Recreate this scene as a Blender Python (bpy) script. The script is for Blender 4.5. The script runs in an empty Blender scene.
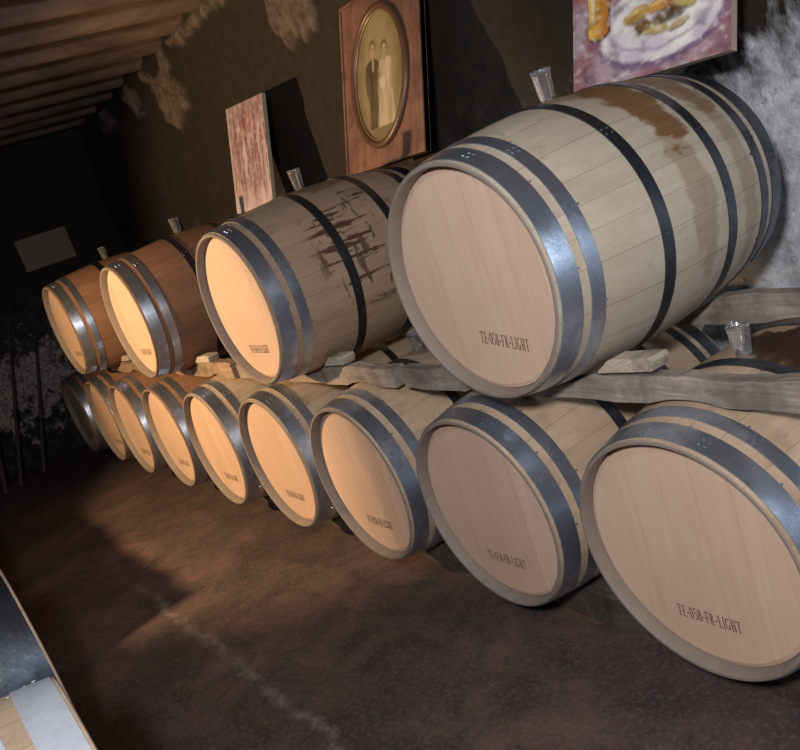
import bpy, math, random
from mathutils import Matrix, Vector, noise
random.seed(4)
C=bpy.context.scene.collection
PI=math.pi
L=.82; RE=.285; RB=.325
# ------------------------------------------------------------ helpers
def link(o,parent=None):
    C.objects.link(o)
    if parent: o.parent=parent
    return o
def mesh_obj(name,verts,faces,mats,parent=None,smooth=False):
    me=bpy.data.meshes.new(name); me.from_pydata(verts,[],faces); me.update()
    for m in (mats if isinstance(mats,(list,tuple)) else [mats]): me.materials.append(m)
    if smooth:
        me.shade_smooth()
    return link(bpy.data.objects.new(name,me),parent)
def box(x0,x1,y0,y1,z0,z1):
    v=[(x,y,z) for x in (x0,x1) for y in (y0,y1) for z in (z0,z1)]
    f=[(0,1,3,2),(4,6,7,5),(0,4,5,1),(2,3,7,6),(0,2,6,4),(1,5,7,3)]
    return v,f
class G:
    def __init__(s,name):
        s.m=bpy.data.materials.new(name); s.m.use_nodes=True; s.nt=s.m.node_tree
        s.b=s.nt.nodes["Principled BSDF"]
    def n(s,t,**kw):
        nd=s.nt.nodes.new("ShaderNode"+t)
        for k,v in kw.items(): setattr(nd,k,v)
        return nd
    def l(s,a,b): s.nt.links.new(a,b)
    def math(s,op,a,b=None,c=None,clamp=False):
        nd=s.n("Math",operation=op); nd.use_clamp=clamp
        for i,x in enumerate((a,b,c)):
            if x is None: continue
            if isinstance(x,(int,float)): nd.inputs[i].default_value=x
            else: s.l(x,nd.inputs[i])
        return nd.outputs[0]
    def mix(s,f,a,b,bt='MIX'):
        nd=s.n("Mix",data_type='RGBA',blend_type=bt)
        for i,x in ((0,f),(6,a),(7,b)):
            if isinstance(x,(int,float)): nd.inputs[i].default_value=x
            elif isinstance(x,tuple): nd.inputs[i].default_value=(*x,1)
            else: s.l(x,nd.inputs[i])
        return nd.outputs[2]
    def noise(s,vec,scale,detail=4,rough=.55,dist=0):
        nd=s.n("TexNoise"); nd.inputs["Scale"].default_value=scale; nd.inputs["Detail"].default_value=detail
        nd.inputs["Roughness"].default_value=rough; nd.inputs["Distortion"].default_value=dist
        s.l(vec,nd.inputs["Vector"]); return nd.outputs["Fac"]
    def mapping(s,vec,scale,loc=(0,0,0)):
        nd=s.n("Mapping"); nd.inputs["Scale"].default_value=scale; nd.inputs["Location"].default_value=loc
        s.l(vec,nd.inputs["Vector"]); return nd.outputs[0]
    def rng(s,v,a,b,c=0,d=1,smooth=False):
        nd=s.n("MapRange",interpolation_type='SMOOTHSTEP' if smooth else 'LINEAR')
        s.l(v,nd.inputs[0])
        for i,x in enumerate((a,b,c,d)): nd.inputs[i+1].default_value=x
        return nd.outputs[0]
    def bump(s,h,st,dist=.01):
        nd=s.n("Bump"); nd.inputs["Strength"].default_value=st; nd.inputs["Distance"].default_value=dist
        s.l(h,nd.inputs["Height"]); s.l(nd.outputs[0],s.b.inputs["Normal"])
    def col(s,c):
        if isinstance(c,tuple): s.b.inputs["Base Color"].default_value=(*c,1)
        else: s.l(c,s.b.inputs["Base Color"])
    def obj(s): return s.n("TexCoord").outputs["Object"]

def stave_mat(name,ca,cb,stains,stcol=(.10,.05,.025),drips=[]):
    g=G(name); o=g.obj(); sp=g.n("SeparateXYZ"); g.l(o,sp.inputs[0])
    x,y,z=sp.outputs
    ang=g.math('ARCTAN2',x,z)
    k=g.math('MULTIPLY_ADD',ang,26/(2*PI),100.0)
    k=g.math('ADD',k,g.math('MULTIPLY',g.math('SINE',g.math('MULTIPLY',ang,5.0)),.28))
    fl=g.math('FLOOR',k); fr=g.math('FRACT',k)
    wn=g.n("TexWhiteNoise",noise_dimensions='2D'); cb2=g.n("CombineXYZ"); g.l(fl,cb2.inputs[0])
    oi=g.n("ObjectInfo"); g.l(oi.outputs["Random"],cb2.inputs[1]); g.l(cb2.outputs[0],wn.inputs["Vector"])
    gr=g.noise(g.mapping(o,(45,3,45)),1.0,6,.65,.4)
    bl=g.noise(g.mapping(o,(5,2.5,5)),1.0,4,.6,.6)
    sc=g.noise(g.mapping(o,(22,14,22)),1.0,6,.75,.8)
    c=g.mix(g.rng(gr,.3,.7),ca,cb)
    c=g.mix(g.rng(wn.outputs[0],0,1,0,.28),c,tuple(v*.55 for v in ca))
    c=g.mix(g.rng(bl,.45,.75,0,.6),c,(ca[0]*.55,ca[1]*.50,ca[2]*.45))
    c=g.mix(g.rng(sc,.56,.70,0,.45),c,(ca[0]*.45,ca[1]*.42,ca[2]*.40))
    seam=g.math('ABSOLUTE',g.math('SUBTRACT',fr,.5))
    sm=g.rng(seam,.482,.498)
    c=g.mix(g.math('MULTIPLY',sm,.38),c,(.07,.05,.03))
    sn=g.noise(g.mapping(o,(9,6,9)),1.0,5,.65,1.2)
    def env(a0,y0,sa,sy,k):
        da=g.math('DIVIDE',g.math('SUBTRACT',ang,a0),sa); dy=g.math('DIVIDE',g.math('SUBTRACT',y,y0),sy)
        d=g.math('SQRT',g.math('ADD',g.math('MULTIPLY',da,da),g.math('MULTIPLY',dy,dy)))
        return g.math('ADD',d,g.math('MULTIPLY',g.math('SUBTRACT',sn,.5),k))
    for (a0,y0,sa,sy,st) in stains:
        d=env(a0,y0,sa,sy,1.8)
        f=g.rng(d,.78,1.08,st,0,True)
        f=g.math('MULTIPLY',f,g.rng(gr,.3,.7,.85,1.0))
        c=g.mix(f,c,stcol)
    for (a0,y0,sa,sy,st) in drips:
        cv=g.n("CombineXYZ"); g.l(g.math('MULTIPLY',ang,2.4),cv.inputs[0]); g.l(g.math('MULTIPLY',y,20.0),cv.inputs[1])
        dn=g.noise(cv.outputs[0],1.0,4,.6,.5)
        cv2=g.n("CombineXYZ"); g.l(g.math('MULTIPLY',ang,10.0),cv2.inputs[0]); g.l(g.math('MULTIPLY',y,4.5),cv2.inputs[1])
        dn2=g.noise(cv2.outputs[0],1.0,4,.6,.3)
        on=g.rng(seam,.34,.50)
        dn2=g.math('ADD',dn2,g.math('MULTIPLY',on,.10))
        f=g.math('MAXIMUM',g.rng(dn,.565,.60,0,.85),g.rng(dn2,.585,.62))
        f=g.math('MULTIPLY',g.math('MULTIPLY',f,st),g.rng(env(a0,y0,sa,sy,.6),.85,1.15,1,0))
        c=g.mix(f,c,stcol)
    g.col(c); g.b.inputs["Roughness"].default_value=.68; g.b.inputs["Specular IOR Level"].default_value=.3
    h=g.math('SUBTRACT',g.math('MULTIPLY',gr,.25),sm); g.bump(h,.3,.004)
    return g.m
def head_mat():
    g=G("oak_head"); o=g.obj(); sp=g.n("SeparateXYZ"); g.l(o,sp.inputs[0]); x,y,z=sp.outputs
    k=g.math('MULTIPLY_ADD',x,1/.088,50.37); fl=g.math('FLOOR',k); fr=g.math('FRACT',k)
    wn=g.n("TexWhiteNoise",noise_dimensions='2D'); cb2=g.n("CombineXYZ"); g.l(fl,cb2.inputs[0])
    oi=g.n("ObjectInfo"); g.l(oi.outputs["Random"],cb2.inputs[1]); g.l(cb2.outputs[0],wn.inputs["Vector"])
    gr=g.noise(g.mapping(o,(60,1,3.5)),1.0,6,.6,.5)
    big=g.noise(o,4.0,3)
    c=g.mix(g.rng(gr,.3,.7),(.63,.465,.36),(.54,.38,.29))
    c=g.mix(g.rng(wn.outputs[0],0,1,0,.42),c,(.44,.29,.21))
    c=g.mix(g.rng(big,.4,.7,0,.3),c,(.45,.32,.24))
    c=g.mix(g.rng(oi.outputs["Random"],0,1,0,.18),c,(.46,.30,.21))
    sm=g.rng(g.math('ABSOLUTE',g.math('SUBTRACT',fr,.5)),.490,.499)
    c=g.mix(g.math('MULTIPLY',sm,.35),c,(.16,.10,.06))
    g.col(c); g.b.inputs["Roughness"].default_value=.6
    g.bump(g.math('SUBTRACT',g.math('MULTIPLY',gr,.2),sm),.2,.003)
    return g.m
def metal(name,c1,c2,rough,hi=.5,met=.92):
    g=G(name); o=g.obj(); n1=g.noise(o,9,6,.7,.6); n2=g.noise(o,90,4,.7)
    c=g.mix(g.rng(n1,.35,.65),c1,c2); c=g.mix(g.rng(n2,.58,.74,0,hi),c,(.72,.76,.82))
    g.col(c); g.b.inputs["Metallic"].default_value=met
    g.l(g.rng(n1,.35,.65,rough-.08,rough+.12),g.b.inputs["Roughness"]); g.bump(n1,.14,.01)
    return g.m
def timber(name,ca,cb,axis=0):
    g=G(name); o=g.obj(); s=[45,45,45]; s[axis]=3
    gr=g.noise(g.mapping(o,tuple(s)),1,6,.65,.6); bl=g.noise(o,9,5,.7)
    c=g.mix(g.rng(gr,.3,.7),ca,cb); c=g.mix(g.rng(bl,.42,.66,0,.75),c,tuple(v*.35 for v in cb))
    g.col(c); g.b.inputs["Roughness"].default_value=.8; g.bump(gr,.8,.010); return g.m
def plain(name,c,r=.6,m=0):
    g=G(name); o=g.obj(); n=g.noise(o,25,3); g.col(g.mix(g.rng(n,.3,.7,0,.4),c,tuple(v*.6 for v in c)))
    g.b.inputs["Roughness"].default_value=r; g.b.inputs["Metallic"].default_value=m; return g.m

M_ST=stave_mat("oak_staves",(.50,.38,.27),(.40,.295,.20),[(0.0,.42,.22,.06,.5)])
M_ST_SHADE=stave_mat("shade_tinted_oak_staves",(.27,.145,.09),(.19,.10,.06),[(0.0,.42,.22,.06,.5)])  # same oak, with the far barrels' reddish shade put into the colour
M_ST_BIG=stave_mat("oak_staves_wine_spill",(.46,.40,.315),(.38,.325,.25),[(.55,.475,.66,.070,1.0),(.40,.645,.7,.055,.7),(1.35,.65,.9,.035,.38),(1.35,.46,.8,.05,.42),(.1,.42,.3,.09,.5)],(.14,.066,.020))
M_ST_DRIP=stave_mat("oak_staves_wine_drips",(.40,.29,.205),(.31,.22,.15),[(.2,.44,.25,.10,.5)],(.06,.026,.014),[(1.25,.42,.72,.20,.92)])
M_ST_BUNG=stave_mat("oak_staves_bung_stain",(.46,.34,.24),(.37,.265,.18),[(.55,.45,.75,.11,1.0),(.35,.44,.5,.14,1.0)],(.030,.011,.005))
M_HEAD=head_mat()
M_CHIME=plain("grey_oak_chime",(.215,.178,.15),.7)
M_HOOP=metal("galvanised_hoop",(.56,.63,.76),(.32,.365,.45),.31)
M_HOOP_LIT=metal("lit_tone_hoop",(.62,.66,.74),(.42,.45,.52),.5,.5,.35)  # steel hoop with strong light on it put into the colour
M_HOOPD=metal("dark_steel_hoop",(.13,.145,.175),(.06,.07,.085),.36,.2)
M_INK=plain("burnt_lettering",(.06,.028,.018),.8)
M_BEAM=timber("weathered_beam",(.34,.29,.25),(.19,.16,.138))
M_WEDGE=timber("pale_wedge",(.50,.43,.35),(.33,.275,.22),1)
M_SLED=timber("floor_timber",(.10,.08,.07),(.05,.04,.035))

# ------------------------------------------------------------ stamped serif lettering
def ring_pts(cx,cy,rx,ry,a0=0,a1=360,n=24):
    return [(cx+rx*math.cos(math.radians(a0+(a1-a0)*i/n)),cy+ry*math.sin(math.radians(a0+(a1-a0)*i/n))) for i in range(n+1)]
K=.17; T=.055
def stem(x,y0=0,y1=1,s0=True,s1=True):
    r=[([(x,y0),(x,y1)],K)]
    if s0: r.append(([(x-.19,y0+T/2),(x+.19,y0+T/2)],T))
    if s1: r.append(([(x-.19,y1-T/2),(x+.19,y1-T/2)],T))
    return r
def bar(x0,x1,y,t=T): return [([(x0,y),(x1,y)],t)]
GL={
'T':(1.0,stem(.5,0,1,True,False)+bar(.04,.96,1-T/2)+[([(.07,1),(.07,.78)],.06),([(.93,1),(.93,.78)],.06)]),
'E':(.95,stem(.28)+bar(.1,.86,1-T/2)+bar(.28,.68,.5)+bar(.1,.88,T/2)+[([(.84,1),(.84,.8)],.06),([(.87,0),(.87,.22)],.06),([(.66,.6),(.66,.4)],.05)]),
'F':(.9,stem(.28)+bar(.1,.86,1-T/2)+bar(.28,.68,.5)+[([(.84,1),(.84,.8)],.06),([(.66,.6),(.66,.4)],.05)]),
'L':(.9,stem(.28)+bar(.1,.86,T/2)+[([(.84,0),(.84,.24)],.06)]),
'I':(.55,stem(.28)),
'H':(1.1,stem(.27)+stem(.83)+bar(.27,.83,.5)),
'-':(.6,bar(.08,.52,.42,.10)),
'0':(.85,[(ring_pts(.42,.5,.29,.47),'v')]),
'8':(.85,[(ring_pts(.42,.745,.235,.23),'v'),(ring_pts(.42,.26,.285,.24),'v')]),
'5':(.85,bar(.2,.72,.96,.08)+[([(.2,.98),(.18,.52)],.07),(ring_pts(.38,.31,.30,.28,125,-140),'v')]),
'R':(1.05,stem(.28)+[(ring_pts(.40,.745,.30,.225,90,-90),'v'),([(.28,.97),(.42,.97)],T),([(.28,.52),(.42,.52)],T),([(.48,.52),(.84,.03)],.15),([(.72,.028),(1.0,.028)],T)]),
'G':(1.05,[(ring_pts(.5,.5,.37,.47,50,318),'v'),([(.80,.06),(.80,.42)],.16),([(.60,.42),(.98,.42)],T),([(.76,.96),(.76,.74)],.05)]),
}
def text_mesh(s,width,height):
    V=[];F=[];cx=0;lay=0
    for ch in s:
        w,st=GL[ch]
        for pts,wd in st:
            n=len(pts); Lp=[];Rp=[]
            for i,(px,py) in enumerate(pts):
                a=pts[max(i-1,0)]; b=pts[min(i+1,n-1)]
                if n>5 and abs(pts[0][0]-pts[-1][0])+abs(pts[0][1]-pts[-1][1])<1e-6 and i in (0,n-1): a=pts[-2]; b=pts[1]
                dx,dy=b[0]-a[0],b[1]-a[1]; l=math.hypot(dx,dy) or 1; dx/=l; dy/=l
                hw=(wd if wd!='v' else T+(K-T)*abs(dy)**1.5)/2
                Lp.append((px-dy*hw,py+dx*hw)); Rp.append((px+dy*hw,py-dx*hw))
            b0=len(V); lay+=1; yy=-.0012-.000004*lay
            for p in Lp+Rp: V.append((cx+p[0],yy,p[1]))
            for i in range(n-1): F.append((b0+i,b0+n+i,b0+n+i+1,b0+i+1))
        cx+=w+.06
    V=[((x/cx-.5)*width,y,(z-.5)*height) for x,y,z in V]
    return V,F

# ------------------------------------------------------------ barrel
def rad(y): return RE+(RB-RE)*(1-(2*y/L-1)**2)
def lathe(name,profiles,mat,seg=96,parent=None):
    v=[];f=[]
    for pr in profiles:
        b=len(v)
        for (r,y) in pr:
            for i in range(seg):
                a=2*PI*i/seg; v.append((r*math.sin(a),y,r*math.cos(a)))
        for j in range(len(pr)-1):
            for i in range(seg):
                k=(i+1)%seg; f.append((b+j*seg+i,b+j*seg+k,b+(j+1)*seg+k,b+(j+1)*seg+i))
    return mesh_obj(name,v,f,mat,parent,smooth=True)
HOOPS=[(.008,.060),(.084,.120),(.300,.334),(.540,.574),(.700,.734),(.760,.812)]
HOOPS_WIDE=[(.006,.155),(.215,.275),(.360,.390),(.540,.576),(.700,.734),(.760,.810)]
HOOPS_TWO=[(.006,.078),(.118,.21),(.300,.336),(.540,.576),(.700,.734),(.760,.810)]
def rivet(v,f,a,y,r,s=.0045):
    b=len(v); c=Vector((r*math.sin(a),y,r*math.cos(a))); n=Vector((math.sin(a),0,math.cos(a))); t=Vector((math.cos(a),0,-math.sin(a))); u=Vector((0,1,0))
    for (rr,h) in ((s,0),(s*.8,s*.45)):
        for i in range(8):
            q=2*PI*i/8; v.append(tuple(c+t*rr*math.cos(q)+u*rr*math.sin(q)+n*h))
    v.append(tuple(c+n*s*.6))
    for i in range(8):
        k=(i+1)%8; f.append((b+i,b+k,b+8+k,b+8+i)); f.append((b+8+i,b+8+k,b+16))
def build_barrel(hoops=HOOPS,text=True,mode=0):
    root=bpy.data.objects.new("wine_barrel",None); C.objects.link(root); root.empty_display_size=.1
    th=.012; rec=.028
    body=lathe("barrel_body",[[(rad(L*i/26),L*i/26) for i in range(27)]],M_ST,parent=root)
    body.location=(0,0,RB)
    for y0,sg in ((0,-1),(L,1)):
        ch=lathe("barrel_chime",[[(RE-.003,y0+sg*.0022),(RE-th+.003,y0+sg*.0022)],[(RE,y0),(RE-.003,y0+sg*.0022)],[(RE-th+.003,y0+sg*.0022),(RE-th,y0-sg*.001),(RE-th-.001,y0-sg*(rec+.012))]],M_CHIME,parent=root)
        ch.location=(0,0,RB)
    for side,y in ((0,rec),(1,L-rec)):
        R=RE-th-.0005; n=96; v=[(0,0,0)]; f=[]
        sg=-1 if side==0 else 1
        rings=[(R-.012,0),(R-.002,-sg*.004),(R-.002,-sg*.012)]
        for (r,dy) in rings:
            for i in range(n):
                a=2*PI*i/n; v.append((r*math.sin(a),dy,r*math.cos(a)))
        for i in range(n):
            k=(i+1)%n; f.append((0,1+k,1+i))
            for j in range(2): f.append((1+j*n+i,1+j*n+k,1+(j+1)*n+k,1+(j+1)*n+i))
        h=mesh_obj("barrel_head",v,f,M_HEAD,root); h.location=(0,y,RB)
        if side==0: head=h
    for hi,(a,b) in enumerate(hoops):
        t=.0028; n=96; v=[];f=[]
        prof=[(rad(a)+.0002,a),(rad(a)+t,a),(rad((a+b)/2)+t,(a+b)/2),(rad(b)+t,b),(rad(b)+.0002,b)]
        for (r,y) in prof:
            for i in range(n):
                q=2*PI*i/n; v.append((r*math.sin(q),y,r*math.cos(q)))
        for j in range(4):
            for i in range(n):
                k=(i+1)%n; f.append((j*n+i,j*n+k,(j+1)*n+k,(j+1)*n+i))
        qa=.35+hi*.22
        for dq in (0,.05):
            rivet(v,f,qa+dq,(a+b)/2-.009,rad((a+b)/2)+t); rivet(v,f,qa+dq,(a+b)/2+.009,rad((a+b)/2)+t)
        if hi in (0,1,4):
            yy=b+.005 if hi<2 else a-.006
            for q in range(9): rivet(v,f,q*2*PI/9+.2+hi*.3,yy,rad(yy),.0035)
        mt=M_HOOPD if mode==1 else (M_HOOP_LIT if mode==2 else (M_HOOPD if hi>1 else M_HOOP))
        h=mesh_obj("metal_hoop",v,f,mt,root); h.location=(0,0,RB)
        h.data.shade_smooth(); h.data.set_sharp_from_angle(angle=.6)
    if text:
        vv,ff=text_mesh("TE-058-FR-LIGHT",.165,.030)
        lt=mesh_obj("stamped_lettering",vv,ff,M_INK,head); lt.location=(0,0,-.158)
    return root
proto=build_barrel()
def copy_tree(o,parent=None):
    n=o.copy(); C.objects.link(n)
    if parent: n.parent=parent
    for ch in list(o.children): copy_tree(ch,n)
    return n
def set_mat(root,mat,part):
    for ch in root.children:
        if ch.name.split('.')[0]==part:
            ch.data=ch.data.copy(); ch.data.materials[0]=mat
def lettering(root,dx,dz,rot):
    for ch in root.children:
        for s in ch.children:
            s.location=(dx,0,dz); s.rotation_euler=(0,rot,0)
lowx=[.021,-.640,-1.300,-1.957,-2.617,-3.276,-3.933,-4.590,-5.247]
lowy=[.073,.059,.045,.043,.028,.022,.008,.019,-.002]
upx=[-.362,-1.674,-2.983,-4.288]; upy=[.039,.017,-.010,-.042]
ZL=.40; ZU=1.061
lows=[];ups=[]
for i,(x,y) in enumerate(zip(lowx,lowy)):
    b=proto if i==0 else copy_tree(proto)
    b.location=(x,y,ZL-RB); lows.append(b)
    b["category"]="barrel"; b["group"]="bottom row of oak wine barrels"
    b["label"]="pale oak wine barrel with blue-grey steel hoops lying on floor timbers"
for i,(x,y) in enumerate(zip(upx,upy)):
    b=copy_tree(proto); b.location=(x,y,ZU-RB); ups.append(b)
    b["category"]="barrel"; b["group"]="upper row of oak wine barrels"
    b["label"]="oak wine barrel resting on wooden beams above the bottom row"
set_mat(lows[0],M_ST_BUNG,"barrel_body"); set_mat(ups[0],M_ST_BIG,"barrel_body"); set_mat(ups[1],M_ST_DRIP,"barrel_body")
for b in (ups[2],ups[3]): set_mat(b,M_ST_SHADE,"barrel_body"); b["label"]="oak wine barrel on wooden beams, staves tinted reddish as in shade, head in warm light"
for b in lows[5:]: set_mat(b,M_ST_SHADE,"barrel_body"); b["label"]="oak barrel with steel hoops lying on floor timbers, staves tinted reddish as in shade"
lows[0]["label"]="pale oak wine barrel with dark wine stain around its glass bung"
ups[0]["label"]="large pale oak barrel with brown wine spill, on wooden beams"
ups[1]["label"]="oak wine barrel with dark wine drips down its staves"
lettering(ups[0],.04,-.150,math.radians(8.6))
opp=[(-1.42,-1.03),(-.46,-1.06),(-2.62,-1.03),(-3.28,-1.03),(-3.94,-1.03),(-4.60,-1.03)]
for i,(x,y) in enumerate(opp):
    if i<2: b=build_barrel(HOOPS_WIDE if i==0 else HOOPS_TWO,False,i+1)
    else: b=copy_tree(proto)
    b.rotation_euler=(0,0,PI); b.location=(x,y,ZL-RB)
    b["category"]="barrel"; b["group"]="barrels of the opposite row"
    b["label"]="oak barrel with hoops coloured as brightly lit, across the aisle" if i==1 else "oak barrel with wide steel hoop, across the aisle"

# ------------------------------------------------------------ glass bungs
g=G("clear_glass"); g.b.inputs["Transmission Weight"].default_value=.95; g.b.inputs["Roughness"].default_value=.0; g.b.inputs["IOR"].default_value=1.52; g.col((.96,.98,1.0)); M_GL=g.m
def bung(x,y,z):
    n=32
    pr=[(.0,-.028),(.013,-.028),(.0155,.0),(.0185,.001),(.0195,.006),(.0245,.062),(.026,.067),(.0255,.072),(.0225,.0735),(.019,.064),(.0,.060)]
    v=[];f=[]
    for (r,h) in pr:
        for i in range(n):
            a=2*PI*i/n; v.append((r*math.cos(a),r*math.sin(a),h))
    for j in range(len(pr)-1):
        for i in range(n):
            k=(i+1)%n; f.append((j*n+i,j*n+k,(j+1)*n+k,(j+1)*n+i))
    o=mesh_obj("glass_bung",v,f,M_GL,smooth=True); o.location=(x,y,z); o.data.set_sharp_from_angle(angle=.7)
    o["category"]="glass bung"; o["label"]="clear tapered glass bung standing in a barrel's bunghole"; o["group"]="glass bungs on the barrels"
for i in range(4): bung(upx[i],upy[i]+.41,ZU+RB+.002)
bung(lowx[0],lowy[0]+.355,ZL+RB+.001)
bung(lowx[2],lowy[2]+.41,ZL+RB+.001)

# ------------------------------------------------------------ beams
def notched(name,x0,x1,y0,y1,z0,z1,upp,low,mat,step=.012):
    n=int((x1-x0)/step); v=[];f=[]
    for i in range(n+1):
        x=x0+(x1-x0)*i/n; t=z1+.012*noise.fractal(Vector((x*5,y0*9,z1*5)),.9,2.2,5); b=z0
        for (cx,cz,r) in upp:
            d=abs(x-cx)
            if d<r: t=min(t,cz-math.sqrt(r*r-d*d)-.001)
        for (cx,cz,r) in low:
            d=abs(x-cx)
            if d<r: b=max(b,cz+math.sqrt(r*r-d*d)+.001)
        if t<b+.004: t=b+.004
        w=.010*noise.fractal(Vector((x*5,3,z0)),.9,2.2,5)
        v+= [(x,y0+w,b),(x,y1+w,b),(x,y1+w,t-.003),(x,y1+w-.004,t),(x,y0+w+.004,t),(x,y0+w,t-.003)]
    m=6
    for i in range(n):
        for j in range(m):
            k=(j+1)%m; f.append((i*m+j,(i+1)*m+j,(i+1)*m+k,i*m+k))
    f.append(tuple(range(m))); f.append(tuple(n*m+j for j in reversed(range(m))))
    return mesh_obj(name,v,f,mat)
def rmax(ystart,y0,y1): return max(rad(min(max(y-ystart,0),L)) for y in (y0,(y0+y1)/2,y1))+.0035
def U(y0,y1): return [(x,ZU,rmax(yy,y0-.012,y1+.012)) for x,yy in zip(upx,upy)]
def Lw(y0,y1): return [(x,ZL,rmax(yy,y0-.012,y1+.012)) for x,yy in zip(lowx,lowy)]
M_BEAM2=timber("warm_brown_beam",(.36,.25,.17),(.20,.13,.09))
for (y0,y1,x0,x1,z0,z1,lab,mt) in [(.200,.248,-1.05,1.6,.704,.768,"long weathered grey beam carrying a large upper barrel",M_BEAM),(.655,.70,-2.3,1.6,.712,.786,"weathered grey beam under the rear of the upper barrels",M_BEAM),
                      (.190,.243,-2.36,-1.09,.704,.772,"rough grey-brown beam carrying an upper barrel",M_BEAM),(.18,.235,-3.72,-2.40,.704,.772,"rough brown beam carrying an upper barrel",M_BEAM2),
                      (.17,.222,-5.6,-3.76,.704,.770,"rough brown beam carrying the last upper barrel",M_BEAM2),(.63,.68,-5.6,-2.33,.712,.786,"rough brown beam under the rear of far upper barrels",M_BEAM2)]:
    o=notched("wooden_beam",x0,x1,y0,y1,z0,z1,U(y0,y1),Lw(y0,y1),mt)
    o["category"]="beam"; o["label"]=lab; o["group"]="beams between the barrel rows"
o=notched("light_block_board",-4.9,-2.45,-1.44,-1.12,.704,.775,[],[(x,ZL,RB+.004) for x,_ in opp],M_BEAM2)  # added out of view to stop lamp light passing between the barrels
o["category"]="board"; o["label"]="unseen board added over the barrels across the aisle to block light"
for (y0,y1) in [(.22,.31),(.60,.69)]:
    o=notched("floor_timber",-5.8,1.2,y0,y1,0.0,.13,Lw(y0,y1),[],M_SLED)
    for k,v in dict(category="timber",label="dark floor timber cradling the bottom row of barrels",group="floor timbers").items(): o[k]=v
for (y0,y1) in [(-1.40,-1.31),(-1.72,-1.63)]:
    o=notched("floor_timber",-5.2,.2,y0,y1,0.0,.13,[(x,ZL,RB+.004) for x,_ in opp],[],M_SLED)
    for k,v in dict(category="timber",label="dark floor timber under the barrels across the aisle",group="floor timbers").items(): o[k]=v
for i,x in enumerate(upx):
    for sgn in (1,-1):
        yb=(.198,.190,.178,.170)[i]
        y0=yb-.010; y1=yb+.040; ln=.10 if i%2 else .13
        R=rmax(upy[i],y0-.01,y1+.02)+.006
        dm=.200; sq=math.sqrt(R*R-dm*dm); zm=ZU-sq-.002; sl=dm/sq
        tb=.7795; s0=dm-(zm-tb-.004)/sl; zt=.812 if sgn>0 else .805
        d1=dm+(zt-zm)/sl; d2=s0+ln+.01
        if d2<d1+.03: d2=d1+.03
        nn=14; prof=[(s0,tb),(d2,tb),(d2+.010,zt-.010)]
        for q in range(nn+1):
            dd=d2+.004+(s0-(d2+.004))*q/nn
            zz=min(zt,zm+(dd-dm)*sl); zz-=.003*abs(noise.noise(Vector((dd*60,i,sgn)))); prof.append((dd,max(zz,tb+.003)))
        v=[];f=[]
        for q,(yy,sk) in enumerate(((y0,0),(y1,.006))):
            for (dd,zz) in prof: v.append((x+sgn*(dd+sk),yy+(dd-s0)*.12+.003*noise.noise(Vector((dd*40,q,i))),zz))
        m=len(prof)
        for j in range(m):
            k=(j+1)%m; q=(j,k,m+k,m+j); f.append(q if sgn>0 else q[::-1])
        a_=tuple(range(m)); b_=tuple(m+j for j in range(m)); f.append(a_[::-1] if sgn>0 else a_); f.append(b_ if sgn>0 else b_[::-1])
        o=mesh_obj("wooden_wedge",v,f,M_WEDGE)
        o["category"]="wedge"; o["label"]="pale wooden wedge chocking an upper barrel on its beam"; o["group"]="barrel wedges"

# ------------------------------------------------------------ pictures
def vc_mat(name,rough=.5):
    g=G(name); a=g.n("Attribute",attribute_name="paint"); g.l(a.outputs["Color"],g.b.inputs["Base Color"])
    g.b.inputs["Roughness"].default_value=rough; g.bump(g.noise(g.obj(),90,3),.15,.002); return g.m
M_PAINT=vc_mat("oil_paint",.45); M_PHOTO=vc_mat("sepia_print",.55)
def fn(x,y,s=0): return noise.fractal(Vector((x,y,s)),1.0,2.0,4)
def paint_grid(name,w,h,nx,nz,colf,mat,parent,mask=None,y=0):
    v=[];f=[];cols=[]
    for j in range(nz+1):
        for i in range(nx+1):
            u,t=i/nx,j/nz; v.append(((u-.5)*w,y,t*h)); cols.append(colf(u,t))
    for j in range(nz):
        for i in range(nx):
            if mask and not mask((i+.5)/nx,(j+.5)/nz): continue
            a=j*(nx+1)+i; f.append((a,a+1,a+nx+2,a+nx+1))
    o=mesh_obj(name,v,f,mat,parent)
    at=o.data.color_attributes.new("paint",'FLOAT_COLOR','POINT')
    for i,c in enumerate(cols): at.data[i].color=(*[max(0,q) for q in c],1)
    return o
def mixc(a,b,t):
    t=max(0,min(1,t)); return tuple(a[i]*(1-t)+b[i]*t for i in range(3))
def ss(a,b,x):
    t=max(0,min(1,(x-a)/(b-a))); return t*t*(3-2*t)
def ell(u,t,cx,cy,rx,ry,soft=.08,rot=0):
    du,dt=u-cx,t-cy
    if rot: du,dt=du*math.cos(rot)+dt*math.sin(rot),-du*math.sin(rot)+dt*math.cos(rot)
    d=math.sqrt((du/rx)**2+(dt/ry)**2); return 1-ss(1-soft,1+soft,d)
def frame_ring(name,w,h,fw,d,mat,parent):
    v=[];f=[]
    for (x0,x1,z0,z1) in ((-w/2,w/2,0,fw),(-w/2,w/2,h-fw,h),(-w/2,-w/2+fw,fw,h-fw),(w/2-fw,w/2,fw,h-fw)):
        vv,ff=box(x0,x1,-d/2,d/2,z0,z1); b=len(v); v+=vv; f+=[tuple(b+i for i in q) for q in ff]
    return mesh_obj(name,v,f,mat,parent)
def root(name,loc,rot,label,cat):
    e=bpy.data.objects.new(name,None); C.objects.link(e); e.location=loc; e.rotation_euler=rot; e["label"]=label; e["category"]=cat; return e
lean=-math.radians(19.6)
pr=root("portrait_frame",(-1.654,.812,1.361),(lean,0,0),"reddish wooden frame with oval sepia portrait of a couple","framed portrait")
W,H=.574,.690; OC=.345
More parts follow.
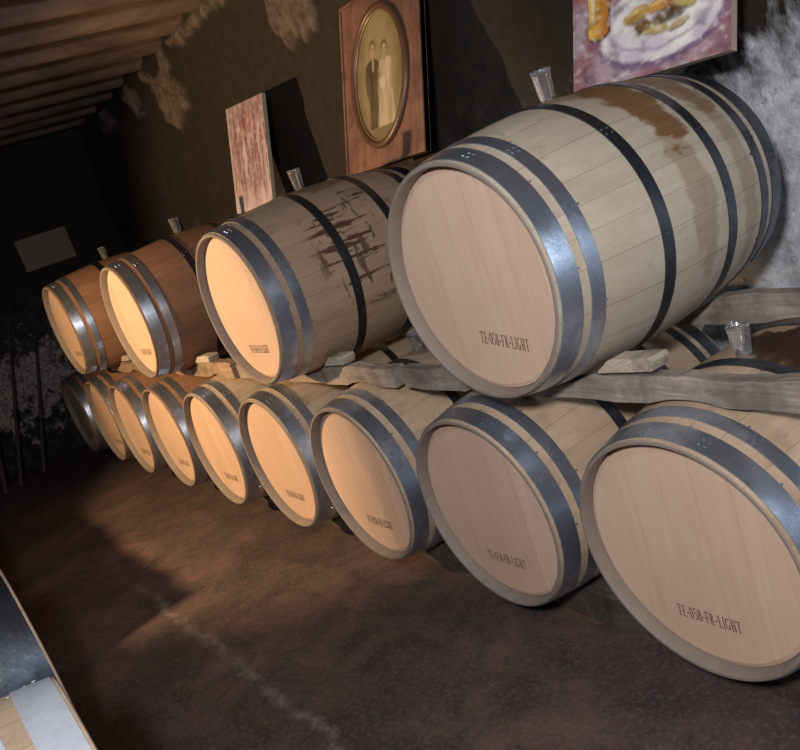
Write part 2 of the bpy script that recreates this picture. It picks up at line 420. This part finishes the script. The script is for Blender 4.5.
M_PANEL=timber("mahogany_panel",(.22,.105,.07),(.13,.062,.045),2); M_OV=plain("dark_oval_moulding",(.09,.05,.03),.4); M_GOLD=plain("gilt_edge",(.32,.21,.09),.35,.4)
v,f=box(-W/2,W/2,-.008,.012,0,H); mesh_obj("frame_panel",v,f,M_PANEL,pr)
frame_ring("frame_edge",W,H,.012,.028,M_PANEL,pr)
def oval_ring(name,rx,rz,r,mat,y):
    v=[];f=[];n=72;m=10
    for i in range(n):
        a=2*PI*i/n
        for j in range(m):
            q=2*PI*j/m; v.append(((rx+r*math.cos(q))*math.cos(a),y-abs(r*.9)*math.sin(q),OC+(rz+r*math.cos(q))*math.sin(a)))
    for i in range(n):
        for j in range(m):
            f.append((i*m+j,((i+1)%n)*m+j,((i+1)%n)*m+(j+1)%m,i*m+(j+1)%m))
    return mesh_obj(name,v,f,mat,pr,smooth=True)
oval_ring("oval_moulding",.190,.262,.016,M_OV,-.014); oval_ring("gilt_slip",.173,.245,.004,M_GOLD,-.016)
def couple(u,t):
    c=mixc((.25,.20,.105),(.14,.11,.055),ss(.15,.6,math.hypot(u-.5,(t-.55)*.8))+.45*fn(u*5,t*5))
    c=mixc(c,(.12,.09,.05),.6*(1-ss(.08,.26,t)))
    su=mixc((.045,.035,.022),(.10,.078,.045),.5+1.0*fn(u*10,t*4,6))
    tor=max(ell(u,t,.36,.50,.125,.13),ell(u,t,.36,.59,.145,.06,.12))
    if .13<t<.46: c=mixc(c,su,max(1-ss(.040,.056,abs(u-.320-(t-.46)*.03)),1-ss(.038,.056,abs(u-.405+(t-.46)*.03))))
    c=mixc(c,su,tor); c=mixc(c,su,ell(u,t,.245,.48,.038,.14,.15,.1)); c=mixc(c,(.05,.035,.02),ell(u,t,.32,.12,.05,.014)+ell(u,t,.42,.12,.05,.014))
    c=mixc(c,(.34,.28,.18),ell(u,t,.375,.60,.022,.055,.2)); c=mixc(c,(.06,.04,.025),ell(u,t,.375,.585,.006,.04))
    def face(c,x,z,hz):
        c=mixc(c,(.07,.05,.03),ell(u,t,x,z+hz,.068,.060,.25))
        c=mixc(c,(.25,.19,.11),ell(u,t,x,z-.05,.026,.03,.2))
        c=mixc(c,(.33,.26,.16),ell(u,t,x,z,.052,.052,.2))
        c=mixc(c,(.10,.07,.04),.95*(ell(u,t,x-.020,z+.010,.012,.007,.5)+ell(u,t,x+.020,z+.010,.012,.007,.5)))
        c=mixc(c,(.20,.14,.08),.8*ell(u,t,x+.001,z-.006,.005,.014,.4)); c=mixc(c,(.15,.09,.055),.9*ell(u,t,x,z-.026,.017,.006,.4))
        return c
    dr=mixc((.42,.365,.26),(.27,.22,.14),.45+.9*fn(u*16,t*3))
    wv=.095+max(0,(.48-t))*.30+.02*ss(.5,.6,t)
    if .10<t<.61: c=mixc(c,dr,1-ss(wv-.020,wv+.016,abs(u-.63)))
    c=mixc(c,dr,ell(u,t,.63,.575,.115,.05,.15)); c=mixc(c,(.30,.24,.15),ell(u,t,.745,.48,.025,.12,.15,-.1))
    c=mixc(c,(.46,.41,.32),ell(u,t,.56,.44,.06,.045,.4))
    c=face(c,.375,.720,.016); c=face(c,.620,.680,.014)
    c=mixc(c,(.30,.24,.15),ell(u,t,.49,.47,.035,.014,.2,.4))
    return c
p=paint_grid("oval_photograph",.345,.492,120,170,couple,M_PHOTO,pr,mask=lambda u,t:((u-.5)/.5)**2+((t-.5)/.5)**2<1.0,y=-.012); p.location=(0,0,OC-.246)
sp=root("small_painting",(-2.89,.795,1.362),(-math.radians(15),math.radians(3),0),"small unframed canvas in muted pinks and creams leaning on barrel","painting")
M_CANV=plain("canvas_edge",(.35,.28,.22))
v,f=box(-.22,.22,-.003,.015,0,.54); mesh_obj("canvas",v,f,M_CANV,sp)
def redp(u,t):
    u+=.02*fn(u*7,t*7,41); t+=.02*fn(u*7,t*7,43)
    c=mixc((.42,.34,.38),(.28,.15,.17),.42+1.3*fn(u*3.5,t*3.5,3))
    c=mixc(c,(.17,.08,.10),ss(.66,.92,t+.1*fn(u*4,1))*.6)
    c=mixc(c,(.46,.42,.46),(1-ss(.0,.34,t+.15*fn(u*5,2)))*.75)
    for k,(x,w_,h_) in enumerate(((.30,.13,.42),(.60,.15,.50),(.86,.10,.40))):
        ring=ell(u,t,x,.38,w_,h_,.10)-ell(u,t,x,.38,w_*.80,h_*.86,.12)
        c=mixc(c,((.46,.40,.42),(.40,.19,.18),(.48,.43,.46))[k],ring*.8)
        c=mixc(c,(.16,.09,.11),ell(u,t,x,.36,w_*.55,h_*.66,.4)*.45)
    for k in range(11):
        x=.07+k*.088; x2=x+.05*math.sin(k*2.1); wd=.008+.005*(k%3)
        xx=x+(x2-x)*t+.04*fn(t*3,k,1); c=mixc(c,(.07,.035,.045),(1-ss(wd*.5,wd*1.6,abs(u-xx)))*ss(.08+.05*(k%3),.3,t)*ss(1.0,.80-.08*(k%4),t)*.7)
    c=mixc(c,(.48,.43,.46),(1-ss(0,.10,u))*.5)
    return mixc(c,(.48,.42,.45),max(0,fn(u*14+t*6,t*20,11))*.8)
paint_grid("painted_surface",.44,.54,110,130,redp,M_PAINT,sp,y=-.0045)
sl=root("still_life_painting",(-.372,.830,1.362),(lean,math.radians(2),0),"colourful still-life painting with a white oval plate","painting")
v,f=box(-.262,.262,-.003,.018,0,.46); mesh_obj("canvas",v,f,M_CANV,sl)
def still(u,t):
    n=fn(u*5,t*5,2); n2=fn(u*9+t*5,t*11-u*4,9)
    u+=.014*fn(u*10,t*10,31); t+=.014*fn(u*10,t*10,37)
    c=mixc((.34,.15,.18),(.46,.34,.38),.5+1.6*n)
    c=mixc(c,(.22,.07,.10),ss(.82,.95,u)*.7); c=mixc(c,(.40,.12,.07),ss(.50,.62,t)*.8)
    c=mixc(c,(.22,.13,.24),ell(u,t,.58,.275,.405,.245,.05)*.95)
    pl=ell(u,t,.58,.295,.385,.225,.05); c=mixc(c,mixc((.86,.84,.79),(.66,.60,.66),.4+1.4*n),pl)
    c=mixc(c,(.46,.36,.48),(ell(u,t,.58,.305,.33,.175,.06)-ell(u,t,.58,.31,.308,.16,.07))*.9)
    food=[(.45,.36,.09,.035,(.50,.32,.08),.3),(.54,.26,.10,.035,(.60,.46,.18),-.3),(.65,.31,.10,.035,(.16,.10,.05),.2),
          (.60,.37,.09,.035,(.62,.28,.06),.1),(.74,.35,.07,.035,(.52,.42,.14),-.4),(.70,.24,.06,.02,(.66,.52,.28),.4),(.48,.29,.05,.03,(.24,.12,.04),0)]
    for (x,z,rx,rz,cc,ro) in food:
        x+=.012*fn(u*20,t*20,3)
        c=mixc(c,tuple(q*.35 for q in cc),ell(u,t,x+.010,z-.012,rx,rz,.3,ro)*.8)
        c=mixc(c,cc,ell(u,t,x,z,rx,rz,.3,ro)); c=mixc(c,tuple(min(.8,q*1.7+.08) for q in cc),ell(u,t,x-.02,z+.012,rx*.4,rz*.3,.5,ro)*.8)
    base=.33+.03*(1-((u-.19)/.08)**2)*-1
    jug=(1-ss(.066,.074,abs(u-.19)))*ss(base-.012,base+.008,t)
    c=mixc(c,(.14,.05,.03),(1-ss(.072,.086,abs(u-.195)))*ss(base-.03,base-.012,t)); c=mixc(c,mixc((.90,.55,.08),(.50,.18,.03),ss(.12,.26,u)),jug); c=mixc(c,(.90,.80,.52),(1-ss(.006,.016,abs(u-.155)))*ss(.38,.42,t)*.9)
    st=fn(u*18+t*12,t*22-u*10,14)
    return mixc(mixc(c,(c[0]*.6,c[1]*.55,c[2]*.58),.15+1.4*n2),(.78,.75,.73),max(0,st-.12)*.8)
paint_grid("painted_surface",.524,.46,170,150,still,M_PAINT,sl,y=-.0045)

# ------------------------------------------------------------ room
X0,X1,Y0,Y1,ZC=-6.35,2.7,-2.9,1.13,2.45
def struct(o): o["kind"]="structure"; return o
def wall_mat():
    g=G("old_plaster"); o=g.n("NewGeometry").outputs["Position"]; sp=g.n("SeparateXYZ"); g.l(o,sp.inputs[0])
    n1=g.noise(o,2.2,6,.65,.6); n2=g.noise(o,14,6,.7); n3=g.noise(o,45,4,.7)
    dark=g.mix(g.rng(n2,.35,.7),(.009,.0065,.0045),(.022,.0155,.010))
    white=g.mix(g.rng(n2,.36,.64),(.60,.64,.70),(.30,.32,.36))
    white=g.mix(g.rng(n3,.54,.68,0,.55),white,(.14,.145,.16))
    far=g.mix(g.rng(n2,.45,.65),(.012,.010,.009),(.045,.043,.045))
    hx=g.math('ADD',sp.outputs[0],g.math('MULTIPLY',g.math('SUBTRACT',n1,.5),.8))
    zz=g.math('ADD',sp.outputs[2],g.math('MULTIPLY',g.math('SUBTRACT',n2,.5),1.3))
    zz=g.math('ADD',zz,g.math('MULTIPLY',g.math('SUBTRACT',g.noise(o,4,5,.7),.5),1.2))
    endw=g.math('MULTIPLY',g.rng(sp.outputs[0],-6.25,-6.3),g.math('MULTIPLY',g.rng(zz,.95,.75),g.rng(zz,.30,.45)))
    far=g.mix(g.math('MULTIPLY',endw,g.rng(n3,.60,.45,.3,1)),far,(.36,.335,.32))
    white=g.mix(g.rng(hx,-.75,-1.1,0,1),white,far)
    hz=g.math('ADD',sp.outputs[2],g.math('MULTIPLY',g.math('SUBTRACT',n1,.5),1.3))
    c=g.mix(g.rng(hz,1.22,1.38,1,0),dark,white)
    at=g.n("Attribute",attribute_name="stone"); c=g.mix(g.math('MULTIPLY',at.outputs["Fac"],g.rng(n2,.38,.58,.3,.9)),c,(.125,.10,.085))
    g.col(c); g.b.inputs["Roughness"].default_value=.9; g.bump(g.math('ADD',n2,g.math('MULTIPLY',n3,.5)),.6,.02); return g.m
M_WALL=wall_mat()
nx,nz=420,120; v=[];f=[];st=[]
lumps=[(-4.2,2.22,.24,.22),(-4.75,2.32,.14,.12),(-2.42,2.24,.24,.20),(-5.5,2.35,.14,.08),(-3.5,2.44,.5,.05)]
for j in range(nz+1):
    for i in range(nx+1):
        x=X0+(X1-X0)*i/nx; z=2.56*j/nz
        d=.035*noise.fractal(Vector((x*2,z*2,0)),1,2,5)
        s=0
        for (cx,cz,rx,rz) in lumps:
            q=math.hypot((x-cx)/rx,(z-cz)/rz)
            if q<2.2:
                q+=.85*noise.fractal(Vector((x*5,z*5,4)),.85,2.3,4)
                s=max(s,1-ss(.88,.96,q))
        d+=s*(.030+.018*noise.fractal(Vector((x*7,z*7,8)),1.0,2.2,3))
        v.append((x,Y1-d,z)); st.append(s)
for j in range(nz):
    for i in range(nx):
        a=j*(nx+1)+i; f.append((a,a+1,a+nx+2,a+nx+1))
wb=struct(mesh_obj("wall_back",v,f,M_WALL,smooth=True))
at=wb.data.attributes.new("stone",'FLOAT','POINT'); at.data.foreach_set("value",st)
def slab(name,x0,x1,y0,y1,z0,z1,m):
    v,f=box(x0,x1,y0,y1,z0,z1); return struct(mesh_obj(name,v,f,m))
slab("wall_left",X0-.1,X0,Y0,Y1+.05,0,2.6,M_WALL); slab("wall_right",X1,X1+.1,Y0,Y1+.05,0,2.6,M_WALL); slab("wall_front",X0-.1,X1+.1,Y0-.1,Y0,0,2.6,M_WALL)
g=G("stained_concrete"); o=g.obj(); sp=g.n("SeparateXYZ"); g.l(o,sp.inputs[0])
n1=g.noise(o,1.5,6,.6,.5); n2=g.noise(o,5,9,.75,.5); n3=g.noise(o,70,5,.75)
c=g.mix(g.rng(n1,.35,.65),(.044,.031,.029),(.125,.076,.068))
c=g.mix(g.rng(n2,.40,.62,0,.80),c,(.016,.013,.013))
c=g.mix(g.rng(n3,.50,.70,0,.65),c,(.15,.115,.107))
yl=g.math('ADD',sp.outputs[1],g.math('MULTIPLY',g.math('SUBTRACT',g.noise(o,3.5,8,.72),.5),.20))
ln=g.rng(g.math('ABSOLUTE',g.math('ADD',yl,.53)),.0,.030,1,0)
n4=g.noise(o,9,7,.8)
c=g.mix(g.math('MULTIPLY',ln,g.math('MULTIPLY',g.rng(n4,.44,.58,.05,.7),g.rng(sp.outputs[0],-3.6,-2.2))),c,(.19,.165,.155))
g.col(c); g.l(g.rng(n2,.3,.7,.5,.85),g.b.inputs["Roughness"]); g.bump(g.math('ADD',g.math('MULTIPLY',n2,.4),g.math('MULTIPLY',n3,.35)),.4,.012)
slab("floor",X0-.1,X1+.1,Y0-.1,Y1+.1,-.1,0,g.m)
g=G("corrugated_sheet"); o=g.obj(); n=g.noise(g.mapping(o,(6,2,6)),1,6,.65); g.col(g.mix(g.rng(n,.35,.7),(.22,.15,.115),(.06,.042,.034))); g.b.inputs["Roughness"].default_value=.85; g.bump(n,.5,.02)
v=[];f=[];N=1400; PER=.40
for i in range(N+1):
    x=X0-.1+(X1-X0+.2)*i/N
    z=ZC+.055+.055*math.sin(2*PI*x/PER)
    v+=[(x,Y0-.1,z),(x,Y1+.1,z)]
for i in range(N): f.append((2*i,2*i+1,2*i+3,2*i+2))
struct(mesh_obj("ceiling",v,f,g.m,smooth=True))
sg=mesh_obj("paper_notice",*box(0,.006,-.21,.21,-.13,.13),plain("old_paper",(.18,.15,.11)))
sg.location=(X0+.002,.50,1.62); sg["category"]="notice"; sg["label"]="faded blank paper notice fixed on the dark end wall"
def pole(a,b,r):
    a=Vector(a);b=Vector(b); d=(b-a); q=d.to_track_quat('Z','Y'); n=12; v=[];f=[]
    for j in range(9):
        t=j/8; rr=r*(1.1-.25*t)
        for i in range(n):
            w=2*PI*i/n; v.append(tuple(q@Vector((rr*math.cos(w),rr*math.sin(w),d.length*t))))
    for j in range(8):
        for i in range(n): f.append((j*n+i,j*n+(i+1)%n,(j+1)*n+(i+1)%n,(j+1)*n+i))
    f.append(tuple(range(n))); f.append(tuple(8*n+i for i in reversed(range(n))))
    o=mesh_obj("wooden_pole",v,f,M_SLED); o.location=a
    o["category"]="pole"; o["label"]="thin dark wooden pole leaning on the end wall"; o["group"]="leaning poles"
pole((-5.75,-.62,.012),(-6.31,-.25,1.30),.014); pole((-5.8,-.50,.012),(-6.31,-.02,1.15),.012); pole((-5.9,-.30,.012),(-6.31,.12,.95),.012)

# ------------------------------------------------------------ lights
def lamp(kind,loc,tgt,e,col,size,spot=None,sy=None):
    d=bpy.data.lights.new("lamp",kind); d.energy=e; d.color=col
    if kind=='AREA':
        d.size=size
        if sy: d.shape='RECTANGLE'; d.size_y=sy
    else: d.shadow_soft_size=size
    if spot: d.spot_size=math.radians(spot[0]); d.spot_blend=spot[1]
    o=bpy.data.objects.new("scene_light",d); C.objects.link(o); o.location=loc  # one shared name for all lights, wherever they stand
    o.rotation_euler=(Vector(tgt)-Vector(loc)).to_track_quat('-Z','Y').to_euler(); return o
lamp('AREA',(1.25,-1.40,1.80),(-.5,.3,.85),54,(1,.955,.93),.16)  # flash-like light just above the camera
lamp('AREA',(-.6,-1.5,2.35),(-.6,-.2,.7),8,(.72,.85,1),1.6,sy=.08)  # cool strip added to give the hoops bluish streaks
lamp('AREA',(2.45,.55,1.35),(-.6,.2,.7),15,(.75,.87,1),.25,sy=.7)  # added light for highlights on the right side of the hoops
lamp('SPOT',(-2.70,-1.8,1.5),(-2.9,0,.92),350,(1,.65,.32),.04,(92,.40))  # warm lamp out of view, low over the opposite barrels
w=bpy.data.worlds.new("w"); bpy.context.scene.world=w; w.use_nodes=True; w.node_tree.nodes["Background"].inputs[0].default_value=(.5,.5,.6,1); w.node_tree.nodes["Background"].inputs[1].default_value=.02

# ------------------------------------------------------------ camera
cam=bpy.data.cameras.new("camera"); co=bpy.data.objects.new("camera",cam); C.objects.link(co)
R=Matrix(((.54449,.77319,-.32512),(-.02355,.40156,.91553),(.83843,-.49084,.23686)))
M=R.transposed().to_quaternion().to_matrix().to_4x4(); M.translation=Vector((1.197,-1.116,1.383)); co.matrix_world=M
cam.sensor_width=36; cam.lens=852.24*36/800; cam.clip_start=.01
bpy.context.scene.camera=co
bpy.context.scene.view_settings.view_transform='Standard'
